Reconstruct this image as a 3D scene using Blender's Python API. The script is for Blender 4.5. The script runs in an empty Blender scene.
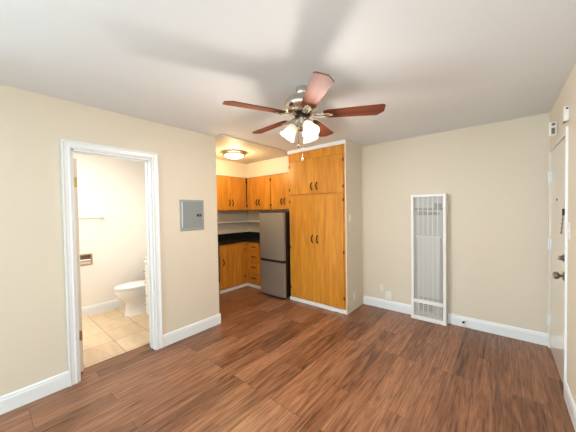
import bpy, bmesh, math, random
from mathutils import Vector, Matrix
random.seed(7)
S = bpy.context.scene
COL = S.collection
PI = math.pi
H = 2.44                                   # ceiling height
XL, XR, YB, YF = -2.845, 0.389, 3.79, -3.4  # living room walls
TW = 0.12

# ------------------------------------------------------------------ camera
cd = bpy.data.cameras.new('camera')
cam = bpy.data.objects.new('camera', cd); COL.objects.link(cam)
fw = Vector((-0.63953036, 0.76846926, -0.02135229))
rt = Vector((0.76876487, 0.63932696, -0.01617411))
up = Vector((-0.00122178, 0.02675872, 0.99964117))
M = Matrix((rt, up, -fw)).transposed().to_4x4()
M.translation = (0, 0, 1.4709)
cam.matrix_world = M
cd.sensor_width = 36; cd.lens = 255.73 / 576 * 36; cd.clip_start = 0.02
S.camera = cam

# ------------------------------------------------------------------ world, exposure, lights
w = bpy.data.worlds.new('world'); S.world = w; w.use_nodes = True
w.node_tree.nodes['Background'].inputs[0].default_value = (0.62, 0.78, 1.0, 1)
w.node_tree.nodes['Background'].inputs[1].default_value = 2.5
S.view_settings.view_transform = 'Standard'; S.view_settings.look = 'None'
S.view_settings.gamma = 1; S.view_settings.use_curve_mapping = False
S.view_settings.exposure = 0.15

def area(name, loc, size, power, color, rot, size_y=None, spread=None):
    l = bpy.data.lights.new(name, 'AREA'); l.energy = power; l.color = color; l.size = size
    if size_y: l.shape = 'RECTANGLE'; l.size_y = size_y
    if spread: l.spread = spread
    o = bpy.data.objects.new(name, l); COL.objects.link(o); o.location = loc; o.rotation_euler = rot
    return o
def point(name, loc, power, color, r=0.04):
    l = bpy.data.lights.new(name, 'POINT'); l.energy = power; l.color = color; l.shadow_soft_size = r
    o = bpy.data.objects.new(name, l); COL.objects.link(o); o.location = loc
    return o
# daylight through the two windows behind the camera
area('daylight_front', (-.75, YF - 0.30, 1.35), 1.8, 56, (0.68, 0.93, 1.0), (PI/2, 0, 0), 1.4)
area('daylight_left', (XL - 0.30, -2.2, 1.35), 1.2, 300, (0.74, 0.92, 1.0), (PI/2, 0, -PI/2), 1.3)
# bathroom ceiling light
area('bathroom_light', (-3.65, 0.25, 2.38), 0.8, 27, (1.0, 0.93, 0.84), (0, 0, 0))
area('bathroom_fill', (-3.30, 1.80, 1.95), 0.5, 8, (1.0, 0.93, 0.84), (-.9, 0, 0), 0.12)  # added fill with no fixture, brightens the toilet and far wall

# ------------------------------------------------------------------ materials
def mat(name, color=(.8, .8, .8), rough=.5, metal=0., spec=.5, coat=0., emit=None, estr=0., bump=None, trans=0.):
    m = bpy.data.materials.new(name); m.use_nodes = True
    b = m.node_tree.nodes['Principled BSDF']
    b.inputs['Base Color'].default_value = (*color, 1)
    b.inputs['Roughness'].default_value = rough
    b.inputs['Metallic'].default_value = metal
    b.inputs['Specular IOR Level'].default_value = spec
    b.inputs['Coat Weight'].default_value = coat
    b.inputs['Coat Roughness'].default_value = .15
    b.inputs['Transmission Weight'].default_value = trans
    if emit:
        b.inputs['Emission Color'].default_value = (*emit, 1); b.inputs['Emission Strength'].default_value = estr
    nt = m.node_tree
    tc = nt.nodes.new('ShaderNodeTexCoord'); n = nt.nodes.new('ShaderNodeTexNoise')
    sc, st, dist, var = bump or (40, .02, .002, .03)
    n.inputs['Scale'].default_value = sc; n.inputs['Detail'].default_value = 4
    nt.links.new(tc.outputs['Object'], n.inputs['Vector'])
    bp = nt.nodes.new('ShaderNodeBump'); bp.inputs['Strength'].default_value = st; bp.inputs['Distance'].default_value = dist
    nt.links.new(n.outputs['Fac'], bp.inputs['Height']); nt.links.new(bp.outputs['Normal'], b.inputs['Normal'])
    n2 = nt.nodes.new('ShaderNodeTexNoise'); n2.inputs['Scale'].default_value = 2.3
    nt.links.new(tc.outputs['Object'], n2.inputs['Vector'])
    r = nt.nodes.new('ShaderNodeMapRange'); r.inputs['To Min'].default_value = 1 - var; r.inputs['To Max'].default_value = 1 + var
    nt.links.new(n2.outputs['Fac'], r.inputs['Value'])
    mx = nt.nodes.new('ShaderNodeVectorMath'); mx.operation = 'SCALE'; mx.inputs[0].default_value = color
    nt.links.new(r.outputs[0], mx.inputs['Scale']); nt.links.new(mx.outputs[0], b.inputs['Base Color'])
    return m

def ramp(nt, stops):
    r = nt.nodes.new('ShaderNodeValToRGB'); e = r.color_ramp.elements
    while len(e) < len(stops): e.new(.5)
    for el, (p, c) in zip(e, stops): el.position = p; el.color = (*c, 1)
    return r

def wood(name, dark, mid, light, rough=.35, coat=.25, axis='Z', scale=1.0, var=.25):
    m = bpy.data.materials.new(name); m.use_nodes = True; nt = m.node_tree
    b = nt.nodes['Principled BSDF']; b.inputs['Roughness'].default_value = rough
    b.inputs['Coat Weight'].default_value = coat; b.inputs['Coat Roughness'].default_value = .2
    tc = nt.nodes.new('ShaderNodeTexCoord'); oi = nt.nodes.new('ShaderNodeObjectInfo')
    add = nt.nodes.new('ShaderNodeVectorMath'); add.operation = 'ADD'
    sc = nt.nodes.new('ShaderNodeVectorMath'); sc.operation = 'SCALE'; sc.inputs[0].default_value = (7, 3, 11)
    nt.links.new(oi.outputs['Random'], sc.inputs['Scale'])
    nt.links.new(tc.outputs['Object'], add.inputs[0]); nt.links.new(sc.outputs[0], add.inputs[1])
    mp = nt.nodes.new('ShaderNodeMapping'); nt.links.new(add.outputs[0], mp.inputs[0])
    s = [7 * scale] * 3; s['XYZ'.index(axis)] = .9 * scale; mp.inputs['Scale'].default_value = s
    n1 = nt.nodes.new('ShaderNodeTexNoise'); n1.inputs['Scale'].default_value = 1.3; n1.inputs['Detail'].default_value = 5; n1.inputs['Distortion'].default_value = 1.6
    nt.links.new(mp.outputs[0], n1.inputs['Vector'])
    mp2 = nt.nodes.new('ShaderNodeMapping'); nt.links.new(add.outputs[0], mp2.inputs[0])
    s = [60 * scale] * 3; s['XYZ'.index(axis)] = 2.5 * scale; mp2.inputs['Scale'].default_value = s
    n2 = nt.nodes.new('ShaderNodeTexNoise'); n2.inputs['Scale'].default_value = 1.5; n2.inputs['Detail'].default_value = 4
    nt.links.new(mp2.outputs[0], n2.inputs['Vector'])
    mx = nt.nodes.new('ShaderNodeMath'); mx.operation = 'MULTIPLY_ADD'; mx.inputs[1].default_value = .35
    nt.links.new(n2.outputs['Fac'], mx.inputs[0])
    m2 = nt.nodes.new('ShaderNodeMath'); m2.operation = 'MULTIPLY'; m2.inputs[1].default_value = .65
    nt.links.new(n1.outputs['Fac'], m2.inputs[0]); nt.links.new(m2.outputs[0], mx.inputs[2])
    r = ramp(nt, [(.5 - var, dark), (.5, mid), (.5 + var, light)])
    nt.links.new(mx.outputs[0], r.inputs[0]); nt.links.new(r.outputs[0], b.inputs['Base Color'])
    bp = nt.nodes.new('ShaderNodeBump'); bp.inputs['Strength'].default_value = .05; bp.inputs['Distance'].default_value = .002
    nt.links.new(mx.outputs[0], bp.inputs['Height']); nt.links.new(bp.outputs[0], b.inputs['Normal'])
    return m

def floor_mat():
    m = bpy.data.materials.new('plank_floor'); m.use_nodes = True; nt = m.node_tree
    b = nt.nodes['Principled BSDF']
    tc = nt.nodes.new('ShaderNodeTexCoord')
    mp = nt.nodes.new('ShaderNodeMapping'); mp.inputs['Rotation'].default_value = (0, 0, PI/2)
    nt.links.new(tc.outputs['Object'], mp.inputs[0])
    br = nt.nodes.new('ShaderNodeTexBrick')
    br.inputs['Scale'].default_value = 1; br.inputs['Brick Width'].default_value = 1.22; br.inputs['Row Height'].default_value = .152
    br.inputs['Mortar Size'].default_value = .0018; br.inputs['Mortar Smooth'].default_value = .1; br.offset = .37; br.offset_frequency = 3
    br.inputs['Color1'].default_value = (0, 0, 0, 1); br.inputs['Color2'].default_value = (1, 1, 1, 1); br.inputs['Mortar'].default_value = (.5, .5, .5, 1)
    nt.links.new(mp.outputs[0], br.inputs['Vector'])
    # per plank offset for the grain
    sc = nt.nodes.new('ShaderNodeVectorMath'); sc.operation = 'SCALE'; sc.inputs['Scale'].default_value = 13
    nt.links.new(br.outputs['Color'], sc.inputs[0])
    add = nt.nodes.new('ShaderNodeVectorMath'); add.operation = 'ADD'
    nt.links.new(tc.outputs['Object'], add.inputs[0]); nt.links.new(sc.outputs[0], add.inputs[1])
    def grain(sx, sy, dist, det):
        q = nt.nodes.new('ShaderNodeMapping'); q.inputs['Scale'].default_value = (sx, sy, 1); nt.links.new(add.outputs[0], q.inputs[0])
        n = nt.nodes.new('ShaderNodeTexNoise'); n.inputs['Scale'].default_value = 1; n.inputs['Detail'].default_value = det; n.inputs['Distortion'].default_value = dist
        nt.links.new(q.outputs[0], n.inputs['Vector']); return n
    a = grain(13, 1.1, 3.0, 6); c = grain(70, 1.8, 1.0, 6)
    m1 = nt.nodes.new('ShaderNodeMath'); m1.operation = 'MULTIPLY'; m1.inputs[1].default_value = .52; nt.links.new(a.outputs['Fac'], m1.inputs[0])
    m2 = nt.nodes.new('ShaderNodeMath'); m2.operation = 'MULTIPLY_ADD'; m2.inputs[1].default_value = .40; nt.links.new(c.outputs['Fac'], m2.inputs[0]); nt.links.new(m1.outputs[0], m2.inputs[2])
    sx = nt.nodes.new('ShaderNodeSeparateColor'); nt.links.new(br.outputs['Color'], sx.inputs[0])
    m3 = nt.nodes.new('ShaderNodeMath'); m3.operation = 'MULTIPLY_ADD'; m3.inputs[1].default_value = .18; nt.links.new(sx.outputs[0], m3.inputs[0]); nt.links.new(m2.outputs[0], m3.inputs[2])
    r = ramp(nt, [(.36, (.055, .021, .010)), (.46, (.155, .062, .029)), (.57, (.245, .107, .053)), (.72, (.37, .18, .098))])
    nt.links.new(m3.outputs[0], r.inputs[0])
    mix = nt.nodes.new('ShaderNodeMix'); mix.data_type = 'RGBA'; mix.inputs['B'].default_value = (.05, .02, .012, 1)
    nt.links.new(r.outputs[0], mix.inputs['A'])
    mf = nt.nodes.new('ShaderNodeMath'); mf.operation = 'MULTIPLY'; mf.inputs[1].default_value = .75
    nt.links.new(br.outputs['Fac'], mf.inputs[0]); nt.links.new(mf.outputs[0], mix.inputs['Factor'])
    # sparse dark figure lines in the print of the planks
    e = grain(24, 1.5, 4.0, 4)
    er = nt.nodes.new('ShaderNodeMapRange'); er.inputs['From Min'].default_value = .36; er.inputs['From Max'].default_value = .46; er.inputs['To Min'].default_value = .60; er.inputs['To Max'].default_value = 1.0
    nt.links.new(e.outputs['Fac'], er.inputs['Value'])
    fx = nt.nodes.new('ShaderNodeVectorMath'); fx.operation = 'SCALE'
    nt.links.new(mix.outputs['Result'], fx.inputs[0]); nt.links.new(er.outputs[0], fx.inputs['Scale'])
    nt.links.new(fx.outputs[0], b.inputs['Base Color'])
    b.inputs['Roughness'].default_value = .33; b.inputs['Specular IOR Level'].default_value = .45
    bp = nt.nodes.new('ShaderNodeBump'); bp.inputs['Strength'].default_value = .12; bp.inputs['Distance'].default_value = .002
    nt.links.new(m2.outputs[0], bp.inputs['Height']); nt.links.new(bp.outputs[0], b.inputs['Normal'])
    return m

def tile_mat():
    m = bpy.data.materials.new('travertine_tile'); m.use_nodes = True; nt = m.node_tree
    b = nt.nodes['Principled BSDF']; tc = nt.nodes.new('ShaderNodeTexCoord')
    mp = nt.nodes.new('ShaderNodeMapping'); nt.links.new(tc.outputs['Object'], mp.inputs[0])
    mp.inputs['Location'].default_value = (3.34 + .345 * 4, -.66 + .345 * 10, 0)
    br = nt.nodes.new('ShaderNodeTexBrick'); br.offset = 0; br.inputs['Scale'].default_value = 1
    br.inputs['Brick Width'].default_value = .345; br.inputs['Row Height'].default_value = .345
    br.inputs['Mortar Size'].default_value = .004; br.inputs['Mortar Smooth'].default_value = .2
    br.inputs['Color1'].default_value = (.66, .50, .33, 1); br.inputs['Color2'].default_value = (.74, .58, .40, 1); br.inputs['Mortar'].default_value = (.36, .25, .15, 1)
    nt.links.new(mp.outputs[0], br.inputs['Vector'])
    q = nt.nodes.new('ShaderNodeMapping'); q.inputs['Scale'].default_value = (3, 14, 1); nt.links.new(tc.outputs['Object'], q.inputs[0])
    n = nt.nodes.new('ShaderNodeTexNoise'); n.inputs['Scale'].default_value = 1; n.inputs['Detail'].default_value = 6; n.inputs['Distortion'].default_value = 1
    nt.links.new(q.outputs[0], n.inputs['Vector'])
    r = nt.nodes.new('ShaderNodeMapRange'); r.inputs['To Min'].default_value = .78; r.inputs['To Max'].default_value = 1.2
    nt.links.new(n.outputs['Fac'], r.inputs['Value'])
    mx = nt.nodes.new('ShaderNodeVectorMath'); mx.operation = 'SCALE'
    nt.links.new(br.outputs['Color'], mx.inputs[0]); nt.links.new(r.outputs[0], mx.inputs['Scale']); nt.links.new(mx.outputs[0], b.inputs['Base Color'])
    b.inputs['Roughness'].default_value = .4
    return m

WALL = (.70, .635, .525)
m_wall = mat('wall_paint', WALL, .6, bump=(160, .08, .001, .015))
m_ceil = mat('ceiling_paint', (.79, .83, .87), .7, bump=(120, .12, .001, .012))
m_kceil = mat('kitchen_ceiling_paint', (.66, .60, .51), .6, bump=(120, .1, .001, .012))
m_bath = mat('bathroom_paint', (.85, .82, .77), .5, bump=(120, .06, .001, .01))
m_trim = mat('white_trim_paint', (.80, .84, .875), .3, coat=.2, bump=(60, .02, .001, .01))
m_door = mat('door_gloss_paint', (.78, .74, .66), .14, spec=.6, coat=.3, bump=(30, .03, .001, .01))
m_floor = floor_mat(); m_tile = tile_mat()
m_cab = wood('honey_plywood', (.38, .13, .011), (.57, .235, .023), (.74, .36, .045))
m_cab_in = mat('cabinet_shadow_gap', (.10, .04, .012), .6)
m_bronze = mat('dark_bronze', (.035, .018, .010), .35, .7)
m_copper = mat('dark_copper', (.10, .032, .014), .4, .6)
m_steel = mat('brushed_stainless', (.46, .45, .42), .42, .8, bump=(200, .03, .0005, .02))
m_black = mat('black_plastic', (.012, .012, .013), .35)
m_counter = mat('black_polished_counter', (.012, .012, .013), .12, spec=.6, bump=(300, .02, .0005, .2))
m_white = mat('white_enamel', (.82, .815, .80), .35)
m_plastic = mat('white_plastic', (.80, .78, .73), .35)
m_porc = mat('white_porcelain', (.86, .86, .86), .12, coat=.4)
m_nickel = mat('brushed_nickel', (.62, .58, .52), .22, 1.0)
m_dnickel = mat('worn_nickel', (.22, .19, .16), .3, .9)
m_chrome = mat('chrome', (.75, .75, .76), .12, 1.0)
m_brass = mat('aged_brass', (.55, .38, .16), .3, 1.0)
m_blade = wood('mahogany_blade', (.085, .020, .009), (.16, .042, .019), (.24, .075, .032), rough=.66, coat=.0, axis='X'); m_blade.node_tree.nodes['Principled BSDF'].inputs['Specular IOR Level'].default_value = .3
m_panel = mat('grey_panel_enamel', (.25, .275, .285), .4, bump=(60, .02, .001, .02))
m_grille = mat('heater_grille_enamel', (.74, .74, .72), .4)
m_heat_in = mat('heater_inner_metal', (.46, .46, .45), .45, .3)
m_heat_dk = mat('heater_dark_metal', (.05, .05, .05), .6)
m_lamp = mat('frosted_glass_lit', (.9, .88, .82), .4, emit=(1.0, .90, .74), estr=2.2)
m_klamp = mat('frosted_dome_lit', (.9, .85, .75), .4, emit=(1.0, .84, .60), estr=3.0)
m_bulb = mat('bulb_lit', (1, .95, .85), .4, emit=(1.0, .85, .62), estr=7.0)
def glass_mat():
    m = bpy.data.materials.new('window_glass'); m.use_nodes = True; nt = m.node_tree
    for n in list(nt.nodes): nt.nodes.remove(n)
    o = nt.nodes.new('ShaderNodeOutputMaterial'); t = nt.nodes.new('ShaderNodeBsdfTransparent'); g = nt.nodes.new('ShaderNodeBsdfGlossy')
    g.inputs['Roughness'].default_value = .02; x = nt.nodes.new('ShaderNodeMixShader'); x.inputs[0].default_value = .06
    nt.links.new(t.outputs[0], x.inputs[1]); nt.links.new(g.outputs[0], x.inputs[2]); nt.links.new(x.outputs[0], o.inputs[0]); return m
m_glass = glass_mat()
def shade_mat():
    m = bpy.data.materials.new('frosted_shade'); m.use_nodes = True; nt = m.node_tree
    for n in list(nt.nodes): nt.nodes.remove(n)
    o = nt.nodes.new('ShaderNodeOutputMaterial'); t = nt.nodes.new('ShaderNodeBsdfTranslucent'); d = nt.nodes.new('ShaderNodeBsdfDiffuse')
    t.inputs[0].default_value = (.20, .185, .155, 1); d.inputs[0].default_value = (.55, .52, .47, 1)
    x = nt.nodes.new('ShaderNodeMixShader'); x.inputs[0].default_value = .35
    e = nt.nodes.new('ShaderNodeEmission'); e.inputs[0].default_value = (1.0, .88, .70, 1); e.inputs[1].default_value = .3
    a = nt.nodes.new('ShaderNodeAddShader')
    nt.links.new(t.outputs[0], x.inputs[1]); nt.links.new(d.outputs[0], x.inputs[2])
    nt.links.new(x.outputs[0], a.inputs[0]); nt.links.new(e.outputs[0], a.inputs[1]); nt.links.new(a.outputs[0], o.inputs[0]); return m
m_shade = shade_mat()

# ------------------------------------------------------------------ mesh helpers
class MB:
    def __init__(s): s.bm = bmesh.new()
    def _bev(s, verts, b, seg=2):
        es = list({e for v in verts for e in v.link_edges})
        bmesh.ops.bevel(s.bm, geom=es, offset=b, segments=seg, affect='EDGES', profile=.5)
    def box(s, x0, x1, y0, y1, z0, z1, bev=0, seg=2, mtx=None):
        x0, x1 = sorted((x0, x1)); y0, y1 = sorted((y0, y1)); z0, z1 = sorted((z0, z1))
        r = bmesh.ops.create_cube(s.bm, size=1); vs = r['verts']
        for v in vs:
            v.co = Vector((x0 + (v.co.x + .5) * (x1 - x0), y0 + (v.co.y + .5) * (y1 - y0), z0 + (v.co.z + .5) * (z1 - z0)))
            if mtx: v.co = mtx @ v.co
        if bev: s._bev(vs, bev, seg)
        return s
    def cyl(s, p0, p1, r0, r1=None, seg=20, cap=True):
        p0, p1 = Vector(p0), Vector(p1); r1 = r0 if r1 is None else r1; d = p1 - p0
        q = d.to_track_quat('Z', 'Y').to_matrix().to_4x4(); q.translation = (p0 + p1) / 2
        bmesh.ops.create_cone(s.bm, cap_ends=cap, segments=seg, radius1=r0, radius2=max(r1, 1e-4), depth=d.length, matrix=q)
        return s
    def sph(s, c, r, seg=16, sc=(1, 1, 1)):
        bmesh.ops.create_uvsphere(s.bm, u_segments=seg, v_segments=max(8, seg // 2), radius=r, matrix=Matrix.Translation(c) @ Matrix.Diagonal((*sc, 1)))
        return s
    def loft(s, rings, cap0=True, cap1=True, closed=True):
        R = [[s.bm.verts.new(p) for p in r] for r in rings]; n = len(R[0])
        for a, b in zip(R, R[1:]):
            for i in range(n if closed else n - 1):
                j = (i + 1) % n
                s.bm.faces.new((a[i], a[j], b[j], b[i]))
        if cap0: s.bm.faces.new(list(reversed(R[0])))
        if cap1: s.bm.faces.new(R[-1])
        return s
    def lathe(s, prof, c=(0, 0, 0), seg=32, axis=None, cap0=True, cap1=True):
        q = Vector(axis).normalized().to_track_quat('Z', 'Y').to_matrix() if axis else Matrix.Identity(3)
        c = Vector(c)
        rings = [[c + q @ Vector((r * math.cos(2*PI*i/seg), r * math.sin(2*PI*i/seg), z)) for i in range(seg)] for r, z in prof]
        return s.loft(rings, cap0, cap1)
    def tube(s, pts, r, seg=8):
        pts = [Vector(p) for p in pts]; rings = []; u = None
        for i, p in enumerate(pts):
            d = (pts[min(i+1, len(pts)-1)] - pts[max(i-1, 0)]).normalized()
            if u is None: u = d.orthogonal().normalized()
            u = (u - d * u.dot(d)).normalized(); v = d.cross(u)
            rr = r[i] if isinstance(r, (list, tuple)) else r
            rings.append([p + (u * math.cos(2*PI*k/seg) + v * math.sin(2*PI*k/seg)) * rr for k in range(seg)])
        return s.loft(rings)
    def prism(s, pts, vec):
        vec = Vector(vec); return s.loft([[Vector(p) for p in pts], [Vector(p) + vec for p in pts]])
    def build(s, name, m, parent=None, smooth=False, label=None):
        bm = s.bm
        bmesh.ops.recalc_face_normals(bm, faces=bm.faces)
        lo = Vector([min(v.co[i] for v in bm.verts) for i in range(3)]); hi = Vector([max(v.co[i] for v in bm.verts) for i in range(3)])
        org = (lo + hi) / 2
        if parent is None: org.z = lo.z
        for v in bm.verts: v.co -= org
        me = bpy.data.meshes.new(name); bm.to_mesh(me); bm.free()
        me.materials.append(m)
        if smooth:
            for p in me.polygons: p.use_smooth = True
            me.set_sharp_from_angle(angle=math.radians(38))
        o = bpy.data.objects.new(name, me); COL.objects.link(o)
        if parent is not None:
            o.parent = parent; o.location = org - WP[parent.name]
        else: o.location = org
        WP[o.name] = org
        if label: o['label'] = label
        return o
WP = {}
def thing(name, label, cat, loc, group=None):
    o = bpy.data.objects.new(name, None); COL.objects.link(o); o.location = loc; o.empty_display_size = .1
    WP[o.name] = Vector(loc)
    return tag(o, label, cat, group)
def tag(o, label, cat, group=None):
    o['label'] = label; o['category'] = cat
    if group: o['group'] = group
    return o
def struct(o, label=None):
    o['kind'] = 'structure'
    if label: o['label'] = label
    return o
def sthing(name, loc, label=None):
    o = bpy.data.objects.new(name, None); COL.objects.link(o); o.location = loc; WP[o.name] = Vector(loc)
    return struct(o, label)
def wallmb(axis, c0, c1, u0, u1, z0, z1, holes=()):
    """slab between c0 and c1 on `axis`; u is the other horizontal axis; holes = (ua, ub, za, zb)"""
    us = sorted({u0, u1, *[h[0] for h in holes], *[h[1] for h in holes]}); zs = sorted({z0, z1, *[h[2] for h in holes], *[h[3] for h in holes]})
    mb = MB()
    def inside(u, z): return any(h[0] < u < h[1] and h[2] < z < h[3] for h in holes)
    for a, b in zip(us, us[1:]):
        runs = []
        for c, d in zip(zs, zs[1:]):
            if inside((a+b)/2, (c+d)/2): continue
            if runs and abs(runs[-1][1] - c) < 1e-9: runs[-1][1] = d
            else: runs.append([c, d])
        for c, d in runs:
            if axis == 'X': mb.box(c0, c1, a, b, c, d)
            else: mb.box(a, b, c0, c1, c, d)
    bmesh.ops.remove_doubles(mb.bm, verts=mb.bm.verts, dist=1e-6)
    return mb

# ------------------------------------------------------------------ room shell
D1 = (.514, 1.163, 0, 2.033)      # bathroom doorway
D2 = (2.86, 3.745, 0, 2.035)     # entry doorway
KX, BX = -4.31, -4.60             # kitchen left wall, bathroom far wall
BY0, BY1 = -.5, 1.86              # bathroom extents
struct(MB().box(KX-.2, XR+.12, YF-.12, YB+.12, -.06, 0).build('floor', m_floor), 'brown wood plank floor')
struct(MB().box(BX-.12, -3.045, BY0-.1, BY1, .0005, .004).build('floor_bathroom', m_tile), 'beige square tile floor in the bathroom')
struct(MB().box(KX-.4, XR+.12, YF-.12, YB+.12, H, H+.08).build('ceiling', m_ceil))
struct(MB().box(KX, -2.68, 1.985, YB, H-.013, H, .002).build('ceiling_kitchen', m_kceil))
struct(wallmb('X', XL-TW, XL, YF, 1.975, 0, H, [D1, (-2.85, -1.55, .8, 2.1)]).build('wall_left', m_wall))
struct(wallmb('Y', YB, YB+.12, KX-.2, XR+.12, 0, H).build('wall_back', m_wall))
struct(wallmb('X', XR, XR+.12, YF, YB, 0, H, [D2]).build('wall_right', m_wall))
struct(wallmb('Y', YF-.12, YF, XL-.12, XR+.12, 0, H, [(-1.7, .2, .75, 2.15)]).build('wall_front', m_wall))
struct(MB().box(BX-.12, XL-TW, BY1, 1.975, 0, H).build('wall_kitchen_partition', m_wall))
struct(wallmb('X', KX-.12, KX, 1.975, YB, 0, H).build('wall_kitchen_left', m_wall))
NICHE = (.87, 1.022, .735, .885)
struct(wallmb('X', BX-.12, BX, BY0-.1, BY1, 0, H, [NICHE]).build('wall_bathroom_far', m_bath))
struct(MB().box(BX, XL-TW, BY0-.1, BY0, 0, H).build('wall_bathroom_side', m_bath))
mb = wallmb('X', XL-TW-.004, XL-TW, BY0, BY1, 0, H, [D1]); mb.box(BX, XL-TW-.004, BY1-.004, BY1, 0, H)
struct(mb.build('wall_bathroom_near', m_bath))
# drywall soffit above the kitchen uppers, pantry closet end wall
UB, UT = 1.487, 2.142
mb = MB(); mb.box(-3.97, -2.68, 3.47, YB, UT, H-.013); mb.box(KX, -3.97, 1.975, YB, UT, H-.013)
struct(mb.build('wall_soffit', mat('soffit_paint', (.74, .69, .58), .6)))
struct(MB().box(-1.66, -1.644, 3.239, YB, 0, H).box(-1.644, -1.628, YB-.016, YB, .13, H).build('wall_pantry_side', m_wall))

# baseboards
def baseboard(name, p0, p1, n):
    """from p0 to p1 along the wall; n = outward normal"""
    p0, p1, n = Vector((*p0, 0)), Vector((*p1, 0)), Vector((*n, 0))
    prof = [(0, 0), (.014, 0), (.014, .098), (.011, .108), (.011, .118), (.006, .128), (0, .130)]
    mb = MB(); mb.loft([[p + n * a + Vector((0, 0, z)) for a, z in prof] for p in (p0, p1)])
    return struct(mb.build(name, m_trim))
baseboard('baseboard_left', (XL, YF), (XL, .447), (1, 0))
baseboard('baseboard_left_end', (XL, 1.230), (XL, 1.989), (1, 0))
baseboard('baseboard_left_return', (XL-TW, 1.975), (XL, 1.975), (0, 1))
baseboard('baseboard_back', (-1.644, YB), (-.925, YB), (0, -1))
baseboard('baseboard_back_right', (-.515, YB), (XR, YB), (0, -1))
baseboard('baseboard_right', (XR, YF), (XR, 2.832), (-1, 0))
baseboard('baseboard_front', (XL, YF), (XR, YF), (0, 1))
baseboard('baseboard_bathroom', (BX, BY0), (BX, BY1), (1, 0))

# bathroom door casing (moulded) and jamb
def casing():
    mb = MB(); t = .064
    prof = [(0, 0), (0, .012), (.012, .018), (.022, .013), (.045, .015), (.054, .021), (t, .021), (t, 0)]   # (outward from opening, thickness)
    y0, y1, z1 = D1[0]-.004, D1[1]+.004, D1[3]+.004
    path = [(y0, 0, -1, 0), (y0, z1, -1, 1), (y1, z1, 1, 1), (y1, 0, 1, 0)]
    rings = []
    for y, z, sy, sz in path:
        rings.append([Vector((XL + th, y + sy * o, z + sz * o)) for o, th in prof])
    mb.loft(rings)
    return mb
t1 = sthing('trim_1', (XL, .82, 0), 'white moulded casing around the bathroom doorway')
casing().build('casing', m_trim, t1)
mb = MB(); x0, x1 = XL-TW-.006, XL+.001
mb.box(x0, x1, D1[0]-.002, D1[0]+.012, 0, D1[3]); mb.box(x0, x1, D1[1]-.008, D1[1]+.002, 0, D1[3]); mb.box(x0, x1, D1[0], D1[1], D1[3]-.012, D1[3]+.002)
mb.box(XL-.075, XL-.06, D1[1]-.016, D1[1]-.008, 0, D1[3]-.012, .002); mb.box(XL-.075, XL-.06, D1[0]+.012, D1[0]+.02, 0, D1[3]-.012); mb.box(XL-.075, XL-.06, D1[0]+.012, D1[1]-.012, D1[3]-.02, D1[3]-.012)
mb.build('jamb', m_trim, t1)
# bathroom door, swung fully in
d1 = sthing('door_1', (XL-TW, D1[0]+.014, 0), 'white bathroom door swung open into the bathroom')
dy0, dy1 = D1[0]+.026, D1[0]+.061
MB().box(XL-TW-.575, XL-TW-.012, dy0, dy1, .012, 1.975, .002).build('door_slab', mat('bathroom_door_paint', (.78, .70, .60), .35), d1)
for z in (1.76, .35):
    mb = MB(); mb.box(XL-TW-.012, XL-TW-.009, dy0+.004, dy1-.004, z-.045, z+.045); mb.cyl((XL-TW-.006, dy0+.002, z-.047), (XL-TW-.006, dy0+.002, z+.047), .006, seg=10)
    for dz in (-.03, 0, .03): mb.cyl((XL-TW-.010, (dy0+dy1)/2, z+dz), (XL-TW-.0075, (dy0+dy1)/2, z+dz), .004, seg=8)
    mb.build('hinge', m_brass, d1)
k = MB(); k.cyl((XL-.63, dy1, .95), (XL-.63, dy1+.03, .95), .012); k.sph((XL-.63, dy1+.045, .95), .026); k.build('doorknob', m_nickel, d1, True)

# entry door in the right wall
t2 = sthing('trim_2', (XR, 3.34, 0), 'painted frame of the entry door')
mb = MB(); mb.box(XR-.012, XR+.10, 2.833, 2.862, 0, 2.07, .003)
mb.build('strike_jamb', m_trim, t2, label='bright white strike-side jamb strip')
mb = MB(); mb.box(XR-.008, XR+.10, 3.735, 3.765, 0, 2.05, .003); mb.box(XR-.006, XR+.10, 2.862, 3.735, 2.025, 2.045, .002)
mb.build('hinge_jamb', mat('jamb_paint', (.77, .73, .66), .3, coat=.2), t2)
d2 = sthing('door_2', (XR+.005, 3.34, 0), 'glossy cream flush entry door with chain lock')
MB().box(XR+.003, XR+.045, 2.868, 3.733, .012, 2.022, .003).build('door_slab', m_door, d2)
for z in (1.775, 1.085, .30):
    mb = MB(); mb.box(XR-.003, XR+.004, 3.705, 3.76, z-.052, z+.052, .001); mb.cyl((XR-.010, 3.735, z-.055), (XR-.010, 3.735, z+.055), .008, seg=12)
    mb.sph((XR-.010, 3.735, z+.058), .006, 8); mb.sph((XR-.010, 3.735, z-.058), .006, 8)
    mb.build('hinge', m_trim, d2, True, 'hinge painted white')
mb = MB(); mb.cyl((XR+.003, 2.975, .909), (XR-.006, 2.975, .909), .032, seg=24); mb.cyl((XR-.004, 2.975, .909), (XR-.028, 2.975, .909), .011)
mb.lathe([(.012, 0), (.026, .010), (.030, .022), (.027, .034), (.014, .040)], (XR-.020, 2.975, .909), 24, (-1, 0, 0))
mb.build('doorknob', m_dnickel, d2, True, 'round metal knob')
mb = MB(); mb.cyl((XR+.003, 2.975, 1.055), (XR-.008, 2.975, 1.055), .028, seg=24); mb.cyl((XR-.006, 2.975, 1.055), (XR-.012, 2.975, 1.055), .020); mb.box(XR-.034, XR-.012, 2.971, 2.979, 1.038, 1.072, .002)
mb.build('deadbolt', m_dnickel, d2, True)
mb = MB(); mb.cyl((XR+.003, 3.335, 1.53), (XR-.003, 3.335, 1.53), .009, seg=16); mb.build('peephole', m_bronze, d2, True)
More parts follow.
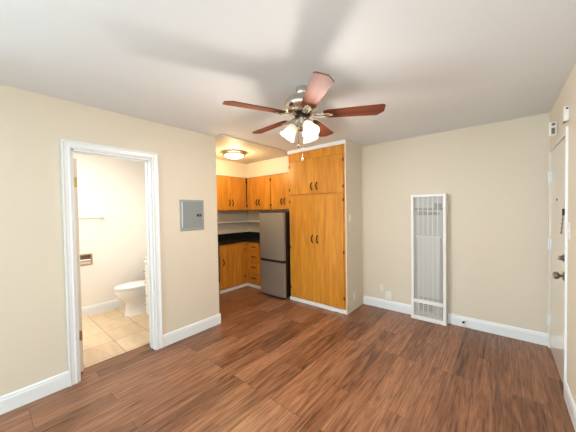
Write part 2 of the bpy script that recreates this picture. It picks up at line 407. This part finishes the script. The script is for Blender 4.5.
# chain lock: keeper on the door, links hanging to the slide track
mb = MB(); mb.box(XR-.010, XR+.003, 2.905, 2.935, 1.40, 1.45, .002); mb.cyl((XR-.014, 2.92, 1.45), (XR-.014, 2.92, 1.40), .005, seg=10)
ch = mb.build('chain_keeper', m_bronze, d2, True)
mb = MB(); n = 9
for i in range(n):
    t = i / (n-1); z = 1.40 - .145 * t; y = 2.93 + .07 * t; y = y + .0 * math.sin(PI * t)
    a = (0, .004, 0) if i % 2 else (.004, 0, 0); a = Vector(a); c = Vector((XR-.012, y, z))
    mb.tube([c + a * math.cos(q) + Vector((0, 0, .008 * math.sin(q))) for q in [k * PI / 5 for k in range(11)]], .0030, 5)
mb.build('chain', m_dnickel, d2, True)

# windows behind the camera
def window(name, axis, c, u0, u1, z0, z1, lab):
    r = sthing(name, ((u0+u1)/2, c, z0) if axis == 'Y' else (c, (u0+u1)/2, z0), lab)
    def bx(mb, a, b, p, q, e0, e1): 
        return mb.box(a, b, c+e0, c+e1, p, q, .002) if axis == 'Y' else mb.box(c+e0, c+e1, a, b, p, q, .002)
    mb = MB(); f = .05
    for a, b, p, q in ((u0, u1, z0, z0+f), (u0, u1, z1-f, z1), (u0, u0+f, z0+f, z1-f), (u1-f, u1, z0+f, z1-f), ((u0+u1)/2-.02, (u0+u1)/2+.02, z0+f, z1-f)): bx(mb, a, b, p, q, -.09, -.03)
    mb.build('window_frame', m_trim, r)
    mb = MB(); bx(mb, u0+f, u1-f, z0+f, z1-f, -.065, -.06); mb.build('window_pane', m_glass, r)
    mb = MB(); bx(mb, u0-.05, u1+.05, z0-.03, z0, -.03, .03); mb.build('window_sill', m_trim, r)
window('window_1', 'Y', YF, -1.7, .2, .75, 2.15, 'wide white framed window behind the camera')
window('window_2', 'X', XL, -2.85, -1.55, .8, 2.1, 'white framed window in the left wall')

# ------------------------------------------------------------------ cabinet hardware
def pull(mb, c, n, axis, L=.10):
    """arched pull with flared ends; n = outward normal, axis = long direction"""
    c, n, a = Vector(c), Vector(n), Vector(axis)
    pts = [c + a * (L/2 * t) + n * (.024 * (1 - t*t)**.5 + .003) for t in [-1, -.85, -.6, -.3, 0, .3, .6, .85, 1]]
    mb.tube(pts, [.005, .007, .008, .009, .0095, .009, .008, .007, .005], 8)
    s = n.cross(a)
    for e in (-1, 1):
        p = c + a * (L/2 * e)
        q = [p - a*e*.014 - s*.006, p - a*e*.002 - s*.013, p + a*e*.018, p - a*e*.002 + s*.013, p - a*e*.014 + s*.006]
        mb.prism(q, n * .003)
def hinge(mb, c, n, s):
    """small dark surface hinge: c on the seam, n outward, s sideways"""
    c, n, s = Vector(c), Vector(n), Vector(s); z = Vector((0, 0, 1))
    mb.cyl(c - z*.022 + n*.003, c + z*.022 + n*.003, .0035, seg=8)
    for e in (-1, 1):
        mb.prism([c + s*e*.002 - z*.020, c + s*e*.013 - z*.016, c + s*e*.010, c + s*e*.013 + z*.016, c + s*e*.002 + z*.020], n * .002)
def cabinet_door(parent, plane, ax, u0, u1, z0, z1, hs, hz, hinge_z, knob_off=.045, t=.018):
    """overlay door. ax='Y': front plane y=plane facing -Y, u=x ; ax='X': plane x=plane facing +X, u=y. hs=+1 pull near u1"""
    if ax == 'Y': P = lambda u, d, z: (u, plane - d, z); n, s = (0, -1, 0), (1, 0, 0)
    else: P = lambda u, d, z: (plane + d, u, z); n, s = (1, 0, 0), (0, 1, 0)
    mb = MB(); a, b = P(u0, .001, z0), P(u1, t, z1); mb.box(a[0], b[0], a[1], b[1], z0, z1, .003)
    d = mb.build('door', m_cab, parent)
    if hs:
        mb = MB(); pull(mb, P((u1 - knob_off) if hs > 0 else (u0 + knob_off), t, hz), n, (0, 0, 1)); mb.build('handle', m_bronze, d, True)
        for z in hinge_z:
            mb = MB(); hinge(mb, P(u0 - .002 if hs > 0 else u1 + .002, t, z), n, s); mb.build('hinge', m_copper, d)
    return d

# ------------------------------------------------------------------ pantry
PX0, PX1, PY = -2.68, -1.662, 3.259      # frame plane; doors come forward to 3.241
pt = thing('pantry_cabinet', 'tall honey wood pantry cabinet with four doors beside the fridge', 'pantry', ((PX0+PX1)/2, PY, 0))
MB().box(PX0, PX1-.002, PY, YB-.012, .056, 2.395, .002).build('cabinet_body', m_cab, pt)
MB().box(PX0, PX1, PY-.02, PY+.03, 0, .055, .003).build('toe_board', m_trim, pt, label='white toe board')
MB().box(PX0-.004, PX1+.016, PY-.028, PY+.01, 2.385, 2.437, .003).build('top_moulding', m_trim, pt, label='white moulding under the ceiling')
MB().box(PX0+.005, PX1, PY-.012, PY-.001, 2.262, 2.384, .001).build('top_rail', m_cab, pt)
xm = -2.172
for u0, u1, hs in ((PX0+.028, xm-.002, 1), (xm+.002, PX1-.032, -1)):
    cabinet_door(pt, PY, 'Y', u0, u1, 1.718, 2.258, hs, 1.835, (1.80, 2.17))
    cabinet_door(pt, PY, 'Y', u0, u1, .066, 1.700, hs, 1.03, (.22, .87, 1.61))

# ------------------------------------------------------------------ kitchen uppers
def upper_back(x0, x1, label, ztop=UT):
    c = thing('wall_cabinet', label, 'cabinet', ((x0+x1)/2, 3.49, UB), 'honey wood wall cabinets')
    MB().box(x0, x1, 3.488, YB, UB, ztop-.001, .001).build('cabinet_body', m_cab, c)
    xc = (x0+x1)/2
    cabinet_door(c, 3.488, 'Y', x0+.012, xc-.001, UB+.012, ztop-.012, 1, 1.635, (UB+.09, ztop-.09), .035)
    cabinet_door(c, 3.488, 'Y', xc+.001, x1-.012, UB+.012, ztop-.012, -1, 1.635, (UB+.09, ztop-.09), .035)
upper_back(-3.968, -3.306, 'honey wood wall cabinet in the kitchen corner, left of the fridge top')
upper_back(-3.302, -2.684, 'honey wood wall cabinet directly over the fridge, touching the pantry')
def upper_left(y0, y1, label):
    c = thing('wall_cabinet', label, 'cabinet', (-3.99, (y0+y1)/2, UB), 'honey wood wall cabinets')
    MB().box(KX+.002, -3.988, y0, y1, UB, UT-.001, .001).build('cabinet_body', m_cab, c)
    yc = (y0+y1)/2
    cabinet_door(c, -3.988, 'X', y0+.012, yc-.001, UB+.012, UT-.012, 1, 1.635, (UB+.09, UT-.09), .035)
    cabinet_door(c, -3.988, 'X', yc+.001, y1-.012, UB+.012, UT-.012, -1, 1.635, (UB+.09, UT-.09), .035)
upper_left(2.67, 3.468, 'honey wood wall cabinet on the kitchen side wall, seen at an angle')

# ------------------------------------------------------------------ kitchen base run
CZ = .875
bc = thing('base_cabinet', 'honey wood base cabinet with one door under the black counter', 'cabinet', (-3.87, 3.02, 0), 'honey wood base cabinets')
MB().box(KX+.004, -3.868, 2.70, YB-.004, .052, CZ-.002, .001).build('cabinet_body', m_cab, bc)
MB().box(-3.90, -3.848, 2.70, 3.348, 0, .05, .003).build('toe_board', m_trim, bc, label='white toe board')
cabinet_door(bc, -3.868, 'X', 2.725, 3.285, .07, .862, -1, .545, (.2, .72), .055)
bd = thing('drawer_cabinet', 'narrow honey wood drawer cabinet left of the fridge', 'cabinet', (-3.6, 3.35, 0), 'honey wood base cabinets')
MB().box(-3.866, -3.345, 3.348, YB-.004, .052, CZ-.002, .001).build('cabinet_body', m_cab, bd)
MB().box(-3.848, -3.345, 3.325, 3.38, 0, .05, .003).build('toe_board', m_trim, bd, label='white toe board')
for z0, z1 in ((.695, .852), (.492, .678), (.286, .474), (.078, .268)):
    d = MB().box(-3.815, -3.475, 3.327, 3.347, z0, z1, .003).build('drawer', m_cab, bd)
    mb = MB(); pull(mb, (-3.645, 3.327, (z0+z1)/2 + .01), (0, -1, 0), (1, 0, 0)); mb.build('handle', m_bronze, d, True)
mb = MB()
mb.prism([(KX, 2.695, CZ), (-3.835, 2.695, CZ), (-3.835, 3.315, CZ), (-3.34, 3.315, CZ), (-3.34, YB, CZ), (KX, YB, CZ)], (0, 0, .037))
tag(mb.build('countertop', m_counter), 'glossy black L-shaped counter over the kitchen cabinets', 'countertop')
mb = MB(); mb.box(KX+.001, KX+.02, 2.695, YB-.02, CZ+.037, 1.02, .002); mb.box(KX+.001, -3.34, YB-.02, YB-.001, CZ+.037, 1.02, .002)
tag(mb.build('backsplash', m_counter), 'low black backsplash along the kitchen walls', 'backsplash')
mb = MB()
mb.prism([(KX, 2.2, 1.242), (KX+.13, 2.2, 1.242), (KX+.13, YB-.13, 1.242), (-3.33, YB-.13, 1.242), (-3.33, YB, 1.242), (KX, YB, 1.242)], (0, 0, .024))
tag(mb.build('shelf', m_white), 'thin white shelf under the kitchen wall cabinets', 'shelf')

# range, almost wholly hidden by the left wall
rg = thing('kitchen_range', 'black and steel kitchen range at the wall end beside the counter', 'range', (-4.05, 2.38, 0))
MB().box(KX+.01, -3.86, 2.06, 2.688, .02, .90, .004).build('range_body', m_steel, rg)
d = MB().box(-3.859, -3.828, 2.065, 2.684, .22, .80, .006).build('oven_door', m_black, rg)
mb = MB(); mb.tube([(-3.828, 2.12, .765), (-3.79, 2.13, .765), (-3.79, 2.62, .765), (-3.828, 2.63, .765)], .008); mb.build('handle', m_chrome, d, True)
MB().box(-3.859, -3.835, 2.065, 2.684, .04, .21, .004).build('drawer', m_steel, rg)
MB().box(-3.859, -3.835, 2.065, 2.684, .81, .898, .004).build('control_panel', m_black, rg)
MB().box(KX+.01, -3.84, 2.06, 2.688, .901, .918, .003).build('cooktop', m_black, rg)
for i in range(4):
    MB().cyl((-3.835, 2.16+i*.15, .855), (-3.812, 2.16+i*.15, .855), .018, .015).build('knob', m_chrome, rg, True)
    mb = MB(); cx, cy = -4.16 + .2 * (i % 2), 2.22 + .3 * (i // 2)
    mb.lathe([(.07, .918), (.075, .926), (.06, .926), (.055, .918)], (cx, cy, 0), 24); mb.build('burner', m_black, rg, True)

# ------------------------------------------------------------------ fridge
FX0, FX1, FY = -3.265, -2.712, 3.13
fr = thing('refrigerator', 'slim two-door stainless refrigerator with black sides beside the pantry', 'refrigerator', ((FX0+FX1)/2, FY+.3, 0))
MB().box(FX0+.004, FX1-.001, FY+.062, 3.74, .035, 1.45, .006).build('fridge_body', m_black, fr, label='black fridge body')
def fdoor(z0, z1, name):
    mb = MB(); n = 9
    ring = [(FX0 + (FX1-FX0) * i/(n-1), FY + .010 * (2*i/(n-1)-1)**2) for i in range(n)]
    ring = ring + [(FX1, FY+.055), (FX0, FY+.055)]
    mb.prism([(x, y, z0) for x, y in ring], (0, 0, z1-z0))
    es = [e for e in mb.bm.edges if abs(e.verts[0].co.z - e.verts[1].co.z) < 1e-6]
    bmesh.ops.bevel(mb.bm, geom=es, offset=.004, segments=2, affect='EDGES')
    return mb.build(name, m_steel, fr, True)
u = fdoor(.648, 1.437, 'fridge_door'); l = fdoor(.038, .603, 'freezer_door')
MB().box(FX0+.01, FX1-.01, FY+.016, FY+.058, .602, .649).build('door_gap_trim', m_black, fr)
MB().box(-2.80, -2.765, FY+.001, FY+.006, 1.385, 1.397, .001).build('badge', m_chrome, u)
MB().box(FX0, FX1, FY+.01, FY+.07, 1.438, 1.456, .003).build('top_cap', m_black, fr)
mb = MB(); mb.box(FX1-.07, FX1-.01, FY+.03, FY+.10, .03, .06, .003); mb.build('lower_hinge', m_black, fr)
for x in (FX0+.05, FX1-.05):
    for y in (FY+.09, 3.70): MB().cyl((x, y, 0), (x, y, .036), .018, .014).build('foot', m_black, fr, True)
MB().box(FX0+.01, FX1-.01, FY+.03, FY+.06, .012, .055, .003).build('kick_grille', m_black, fr)

# ------------------------------------------------------------------ kitchen ceiling light
KL = Vector((-3.33, 2.66, H-.013))
kl = thing('ceiling_light', 'round flush ceiling light with brass rim in the kitchen', 'light', KL)
MB().lathe([(.100, 0), (.105, -.01), (.104, -.027)], KL, 40).build('glow_collar', m_klamp, kl, True)  # lit collar added for the glow on the ceiling above the rim
MB().lathe([(.104, -.027), (.180, -.029), (.185, -.038), (.180, -.047), (.16, -.049)], KL, 40).build('rim', m_brass, kl, True, 'brass rim')
MB().lathe([(.160, -.047), (.152, -.060), (.125, -.077), (.08, -.089), (.03, -.095), (.004, -.096)], KL, 40).build('glass_bowl', m_klamp, kl, True, 'lit frosted glass bowl')
point('kitchen_lamp_light', KL + Vector((0, 0, -.20)), 20, (1.0, .72, .38), .09)

# ------------------------------------------------------------------ ceiling fan
FC = Vector((-1.2115, 1.6563, 0))
fan = thing('ceiling_fan', 'brushed nickel ceiling fan with five reddish wood blades and lit shades', 'ceiling fan', FC + Vector((0, 0, H)))
MB().lathe([(.050, H), (.052, H-.03), (.048, H-.055), (.034, H-.068)], FC, 32).build('canopy', m_nickel, fan, True)
MB().lathe([(.03, H-.055), (.05, H-.068), (.10, H-.080), (.132, H-.102), (.143, H-.135), (.137, H-.160), (.112, H-.185), (.075, H-.2), (.05, H-.205)], FC, 40).build('motor_housing', m_nickel, fan, True)
MB().lathe([(.062, 2.240), (.068, 2.226), (.06, 2.214), (.04, 2.208)], FC, 32).build('rotor_hub', m_bronze, fan, True)
MB().lathe([(.036, 2.212), (.040, 2.200), (.040, 2.150), (.044, 2.145), (.046, 2.120), (.032, 2.105), (.012, 2.098)], FC, 32).build('switch_housing', m_nickel, fan, True)
BZ = 2.222
for k in range(5):
    ang = math.radians(246.16 - 72 * k)
    Rz = Matrix.Translation(FC + Vector((0, 0, BZ))) @ Matrix.Rotation(ang, 4, 'Z')
    tilt = Matrix.Rotation(math.radians(-11), 4, 'X')      # clockwise edge up
    out = [(.165, -.040), (.20, -.052), (.40, -.061), (.603, -.068), (.619, -.055), (.622, .020), (.576, .068), (.40, .061), (.20, .052), (.165, .040)]
    mb = MB(); mb.prism([(x, y, -.003) for x, y in out], (0, 0, .007))
    bl = mb.build('blade', m_blade, fan)
    T = Rz @ tilt
    # put the blade's own frame along its length so that the grain follows it
    lo = Vector((WP[bl.name].x, 0, .0005)); bl.matrix_local = Matrix.Translation(-WP[fan.name]) @ T @ Matrix.Translation(lo)
    WP[bl.name] = T @ lo
    mb = MB()
    for s in (1, -1):
        mb.tube([(.055, s*.010, .004), (.09, s*.016, -.006), (.13, s*.022, -.012), (.18, s*.018, -.012), (.235, s*.004, -.010)], [.006, .007, .008, .007, .005], 8)
    mb.lathe([(.022, 0), (.026, .005), (.018, .009)], (.195, 0, -.016), 20)
    mb.box(.05, .10, -.014, .014, -.004, .006, .003)
    for v in mb.bm.verts: v.co = T @ v.co
    mb.build('blade_iron', m_nickel, fan, True)
# three bell shades
for a in (215, 335, 95):
    r = math.radians(a); d = Vector((math.cos(r), math.sin(r), 0)); ax = (d * .56 + Vector((0, 0, -.83))).normalized()
    p0 = FC + d * .038 + Vector((0, 0, 2.150)); p1 = FC + d * .050 + Vector((0, 0, 2.172)); p2 = p1 + ax * .012
    mb = MB(); mb.tube([p0, (p0+p1)/2 + Vector((0, 0, .006)), p1, p1 + ax*.02], .008, 10); mb.cyl(p1 + ax*.008, p1 + ax*.036, .022, .026, 20)
    arm = mb.build('light_arm', m_nickel, fan, True)
    o = p1 + ax * .030
    prof = [(.026, 0), (.034, .010), (.040, .028), (.044, .050), (.051, .075), (.062, .098), (.068, .108)]
    inner = [(q - .003, z) for q, z in reversed(prof)]
    mb = MB(); mb.lathe(prof + inner, o, 32, ax, False, False)
    sh = mb.build('lamp_shade', m_shade, fan, True, 'lit frosted bell shade')
    mb = MB(); mb.lathe([(.010, .0), (.012, .015), (.022, .035), (.026, .052), (.020, .070), (.006, .078)], o, 20, ax)
    mb.build('bulb', m_bulb, sh, True)
    point('fan_lamp_light', o + ax * .098, 31.0, (1.0, .88, .79), .05)
# pull chains
for dx, dy, zt, zb, m in ((-.020, -.030, 2.11, 1.985, m_bronze), (.012, -.026, 2.105, 1.872, m_nickel)):
    c = FC + Vector((dx, dy, 0))
    mb = MB(); n = int((zt-zb)/.006)
    mb.cyl((c.x, c.y, zt), (c.x, c.y, zb), .0012, seg=6)
    for i in range(n): mb.sph((c.x, c.y, zt - i*.006), .0022, 6)
    mb.lathe([(.002, .012), (.007, .006), (.010, -.004), (.008, -.014), (.002, -.018)], (c.x, c.y, zb), 16)
    mb.build('pull_chain', m, fan, True)

# ------------------------------------------------------------------ wall heater
HX0, HX1, HY, HT = -.922, -.520, 3.665, 1.652
ht = thing('wall_heater', 'tall white gas wall heater with wire grille on the beige wall', 'heater', ((HX0+HX1)/2, HY+.06, 0))
mb = MB(); f = .034
mb.box(HX0, HX0+f, HY, YB, .03, HT, .004); mb.box(HX1-f, HX1, HY, YB, .03, HT, .004)
mb.box(HX0+f-.002, HX1-f+.002, HY, YB, HT-.032, HT-.001, .003)
mb.box(HX0+f-.002, HX1-f+.002, HY+.002, YB-.02, .03, .053, .003)
mb.build('casing', m_white, ht)
MB().box(HX0-.004, HX1+.004, HY-.006, YB, .004, .032, .003).build('base_tray', m_white, ht)
MB().box(HX0+f-.001, HX1-f+.001, HY-.004, HY+.03, .228, .272, .004).build('divider', m_white, ht)
MB().box(HX0+f, HX1-f, YB-.02, YB-.004, .065, HT-.03).build('back_plate', m_heat_in, ht)
mb = MB(); gx0, gx1 = HX0+f, HX1-f
mb.box(gx0+.03, gx1-.03, HY+.05, YB-.02, .30, 1.10, .01); mb.build('heat_exchanger', mat('exchanger_metal', (.66, .66, .65), .4, .2), ht)
mb = MB(); mb.box(gx0+.01, gx1-.01, HY+.035, HY+.075, 1.445, 1.475, .003); mb.cyl((gx0+.07, HY+.05, 1.40), (gx1-.05, HY+.05, 1.40), .018, seg=12); mb.box(gx0+.03, gx0+.12, HY+.03, HY+.06, 1.38, 1.43, .004); mb.box(gx1-.10, gx1-.02, HY+.03, HY+.06, 1.47, 1.53, .004)
mb.build('draft_hood', m_heat_dk, ht)
MB().box(gx0+.02, gx1-.02, HY+.04, HY+.05, 1.09, 1.115, .002).build('baffle', m_white, ht)
def grille(z0, z1, n, hz, y):
    mb = MB(); wd = (gx1 - gx0) / n
    for i in range(1, n): x = gx0 + i * wd; r = .0042 if i % 6 == 0 else .0018; mb.box(x-r, x+r, y, y+.005, z0, z1)
    for z in hz: mb.box(gx0, gx1, y+.004, y+.008, z-.0015, z+.0015)
    return mb
grille(.271, HT-.031, 36, [.271 + .27 * i for i in range(1, 5)], HY+.006).build('upper_grille', m_grille, ht)
grille(.052, .229, 36, [.052 + .03 * i for i in range(1, 6)], HY+.006).build('lower_grille', m_grille, ht)
mb = MB(); mb.cyl((gx0+.09, HY+.05, .16), (gx0+.09, HY+.09, .16), .022); mb.box(gx0+.05, gx0+.22, HY+.06, HY+.10, .11, .20, .004); mb.build('gas_valve', m_heat_dk, ht, True)
for x in (HX0+.03, HX1-.03): MB().box(x-.02, x+.02, HY+.01, HY+.05, 0, .006).build('foot', m_white, ht)

# ------------------------------------------------------------------ electrical panel
ep = thing('breaker_panel', 'grey metal breaker panel door on the left wall by the doorway', 'electrical panel', (XL, 1.62, 1.25))
MB().box(XL-.04, XL+.008, 1.468, 1.776, 1.250, 1.616, .003).build('panel_frame', mat('panel_frame_enamel', (.30, .335, .345), .4), ep)
d = MB().box(XL+.007, XL+.013, 1.497, 1.752, 1.284, 1.594, .002).build('panel_door', m_panel, ep)
mb = MB(); mb.box(XL+.012, XL+.016, 1.676, 1.736, 1.415, 1.445, .001); mb.build('latch', m_black, d)
mb = MB(); mb.box(XL+.015, XL+.019, 1.702, 1.708, 1.418, 1.442, .001); mb.build('latch_tab', m_chrome, d) 
mb = MB(); mb.cyl((XL+.010, 1.494, 1.29), (XL+.010, 1.494, 1.588), .006, seg=12); mb.build('hinge', mat('panel_hinge', (.6, .63, .65), .3, .4), ep, True)

# ------------------------------------------------------------------ plates
def plate(name, label, cat, c, n, wd=.07, h=.115, kind='outlet', group='wall plates', m=None):
    c, n = Vector(c), Vector(n); s = Vector((0, 0, 1)).cross(n); z = Vector((0, 0, 1))
    t = thing(name, label, cat, c, group)
    def bx(mb, a, b, p, q, d0, d1, bev=.0015):
        rr = [(c + s*u + z*v + n*d) for u in (a, b) for v in (p, q) for d in (d0, d1)]
        return mb.box(min(r.x for r in rr), max(r.x for r in rr), min(r.y for r in rr), max(r.y for r in rr), min(r.z for r in rr), max(r.z for r in rr), bev)
    bx(MB(), -wd/2, wd/2, -h/2, h/2, 0, .006, .002).build('cover_plate', m or m_plastic, t)
    if kind == 'outlet':
        for dz in (-.02, .02):
            mb = MB(); bx(mb, -.014, .014, dz-.013, dz+.013, .005, .008)
            so = mb.build('socket', m or m_plastic, t)
            mb = MB(); bx(mb, -.007, -.005, dz-.004, dz+.006, .0075, .0085, 0); bx(mb, .005, .007, dz-.004, dz+.006, .0075, .0085, 0); mb.build('slots', m_black, so)
    elif kind == 'switch':
        bx(MB(), -.006, .006, -.012, .012, .005, .010).build('toggle', m or m_plastic, t)
    elif kind == 'jack':
        bx(MB(), -.010, .010, -.010, .010, .005, .010).build('jack', m or m_plastic, t)
    return t
plate('wall_jack', 'small white jack plate on back wall, higher of the two plates', 'wall plate', (-1.362, YB, .305), (0, -1, 0), .055, .10, 'jack')
plate('wall_outlet', 'white outlet just above the baseboard between pantry and heater', 'outlet', (-1.262, YB, .208), (0, -1, 0), .085, .12)
plate('light_switch', 'white light switch on the side of the pantry', 'switch', (-1.644, 3.345, 1.35), (1, 0, 0), .06, .10, 'switch')
plate('wall_outlet', 'white outlet low on the side of the pantry', 'outlet', (-1.644, 3.46, .205), (1, 0, 0), .07, .115)
plate('light_switch', 'white light switch at the right edge beside the entry door', 'switch', (XR, 2.765, 1.29), (-1, 0, 0), .07, .13, 'switch')
plate('wall_outlet', 'white outlet above the black counter, under the kitchen shelf', 'outlet', (KX, 2.86, 1.10), (1, 0, 0), .07, .115)

# small round bumper on the baseboard right of the heater
ds = thing('door_stop', 'small round door stop on the baseboard right of the heater', 'door stop', (-.35, YB-.014, .07))
MB().lathe([(.022, 0), (.022, .006), (.014, .010)], (-.35, YB-.0142, .07), 20, (0, -1, 0)).build('flange', m_plastic, ds, True)
MB().lathe([(.008, .008), (.008, .03), (.012, .032), (.012, .042), (.006, .046)], (-.35, YB-.014, .07), 16, (0, -1, 0)).build('bumper', m_bronze, ds, True)

# small devices above the entry door
cb = thing('door_chime', 'small white box with two dark marks above the entry door', 'door chime', (XR, 3.31, 2.10))
MB().box(XR-.056, XR, 3.30, 3.34, 2.103, 2.232, .012, 3).build('chime_box', m_plastic, cb, True)
MB().cyl((XR-.028, 3.301, 2.205), (XR-.028, 3.290, 2.205), .013, .011).build('button', m_dnickel, cb, True)
MB().box(XR-.041, XR-.018, 3.292, 3.301, 2.118, 2.172, .003).build('slot', m_dnickel, cb)
sn = thing('door_sensor', 'slim white sensor on the wall above the white jamb strip', 'sensor', (XR, 2.87, 2.10))
MB().box(XR-.028, XR, 2.80, 2.84, 2.105, 2.212, .005).build('sensor_case', m_plastic, sn)
MB().cyl((XR-.012, 2.801, 2.196), (XR-.012, 2.795, 2.196), .007, seg=12).build('sensor_eye', m_bronze, sn, True)
MB().prism([(XR-.034, 2.81, 2.084), (XR-.002, 2.81, 2.104), (XR-.028, 2.81, 2.106)], (0, .012, 0)).build('sensor_tab', m_dnickel, sn)

# ------------------------------------------------------------------ bathroom things
def ell(cx, cy, z, a, b, n=28, front=1.0):
    """egg ring; a = half width (x), b = half length (y); front end (-y) stretched by `front`"""
    return [Vector((cx + a*math.cos(2*PI*i/n), cy + (b if math.sin(2*PI*i/n) > 0 else b*front) * math.sin(2*PI*i/n), z)) for i in range(n)]
TX, TYB = -4.13, BY1-.004
to = thing('toilet', 'white toilet with closed lid facing left in the bathroom', 'toilet', (TX, 1.5, .004))
cy = 1.42
mb = MB(); mb.loft([ell(TX, cy+.08, .004, .115, .24, front=.95), ell(TX, cy+.08, .05, .105, .23, front=.95), ell(TX, cy+.08, .17, .10, .22, front=.95),
    ell(TX, cy+.05, .235, .130, .22, front=1.05), ell(TX, cy+.02, .30, .165, .23, front=1.12), ell(TX, cy, .365, .182, .23, front=1.12), ell(TX, cy, .385, .184, .23, front=1.12), ell(TX, cy, .390, .17, .22, front=1.1)])
mb.build('bowl', m_porc, to, True)
mb = MB(); mb.box(TX-.11, TX+.11, 1.60, 1.82, .12, .386, .03, 3); mb.build('trapway', m_porc, to, True)
MB().loft([ell(TX, cy, .392, .180, .225, front=1.12), ell(TX, cy, .396, .186, .231, front=1.12), ell(TX, cy, .408, .186, .231, front=1.12), ell(TX, cy, .412, .180, .225, front=1.12)]).build('seat', m_porc, to, True)
MB().loft([ell(TX, cy, .4135, .182, .227, front=1.12), ell(TX, cy, .418, .188, .233, front=1.12), ell(TX, cy, .428, .186, .231, front=1.12), ell(TX, cy, .437, .155, .20, front=1.12), ell(TX, cy, .440, .08, .12, front=1.1)]).build('lid', m_porc, to, True)
MB().box(TX-.22, TX+.22, 1.66, TYB-.01, .385, .735, .025, 3).build('tank', m_porc, to, True)
MB().box(TX-.23, TX+.23, 1.65, TYB-.005, .736, .770, .010, 2).build('tank_lid', m_porc, to, True)
MB().box(TX-.18, TX-.12, 1.640, 1.661, .675, .690, .004).build('flush_handle', m_chrome, to, True)

va = thing('vanity', 'white bathroom vanity with small metal knobs behind the doorway edge', 'vanity', (-3.35, 1.63, .004))
VX0, VX1, VY = -3.70, -2.97, 1.415
MB().box(VX0, VX1-.01, VY, BY1-.006, .09, .80, .002).build('vanity_body', m_white, va)
MB().box(VX0+.01, VX1-.01, VY+.05, BY1-.01, .004, .09).build('toe_kick', m_white, va)
MB().box(VX0-.012, VX1-.006, VY-.02, BY1-.005, .801, .830, .004).build('vanity_top', m_porc, va)
for z0, z1, kz in ((.60, .78, .69), (.36, .58, .54), (.12, .34, .24)):
    d = MB().box(VX0+.008, VX0+.30, VY-.018, VY-.001, z0, z1, .003).build('drawer', m_white, va)
    mb = MB(); mb.cyl((VX0+.04, VY-.018, kz), (VX0+.04, VY-.035, kz), .006); mb.sph((VX0+.04, VY-.040, kz), .013, 12); mb.build('knob', m_nickel, d, True)
d = MB().box(VX0+.31, VX1-.02, VY-.018, VY-.001, .12, .78, .003).build('door', m_white, va)
mb = MB(); mb.cyl((VX0+.35, VY-.018, .6), (VX0+.35, VY-.035, .6), .006); mb.sph((VX0+.35, VY-.040, .6), .013, 12); mb.build('knob', m_nickel, d, True)

tb = thing('towel_bar', 'slim white towel bar on the bathroom wall', 'towel bar', (BX, .88, 1.40))
MB().cyl((BX+.055, .58, 1.40), (BX+.055, 1.17, 1.40), .007, seg=12).build('bar', m_nickel, tb, True)
for y in (.585, 1.165):
    mb = MB(); mb.cyl((BX, y, 1.40), (BX+.008, y, 1.40), .026, seg=20); mb.cyl((BX+.008, y, 1.40), (BX+.06, y, 1.40), .010, .012, seg=16); mb.build('bracket', m_nickel, tb, True)
ph = thing('paper_holder', 'recessed metal toilet paper holder in the bathroom wall', 'paper holder', (BX, .946, .735))
y0, y1, z0, z1 = NICHE
mb = MB()
for a, b, c, d in ((y0-.008, y1+.008, z0-.008, z0+.012), (y0-.008, y1+.008, z1-.012, z1+.008), (y0-.008, y0+.012, z0+.012, z1-.012), (y1-.012, y1+.008, z0+.012, z1-.012)):
    mb.box(BX-.05, BX+.008, a, b, c, d, .002)
mb.build('holder_frame', mat('holder_metal', (.50, .38, .25), .3, .7), ph)
MB().box(BX-.055, BX-.05, y0, y1, z0, z1).build('holder_back', mat('holder_inner', (.30, .22, .14), .4, .3), ph)
MB().cyl((BX-.012, y0+.012, .80), (BX-.012, y1-.012, .80), .013, seg=16).build('roller', m_white, ph, True)
MB().box(BX-.03, BX+.004, y0+.012, y1-.012, z0+.012, z0+.045, .004).build('lip', mat('holder_lip', (.72, .62, .48), .3, .4), ph)
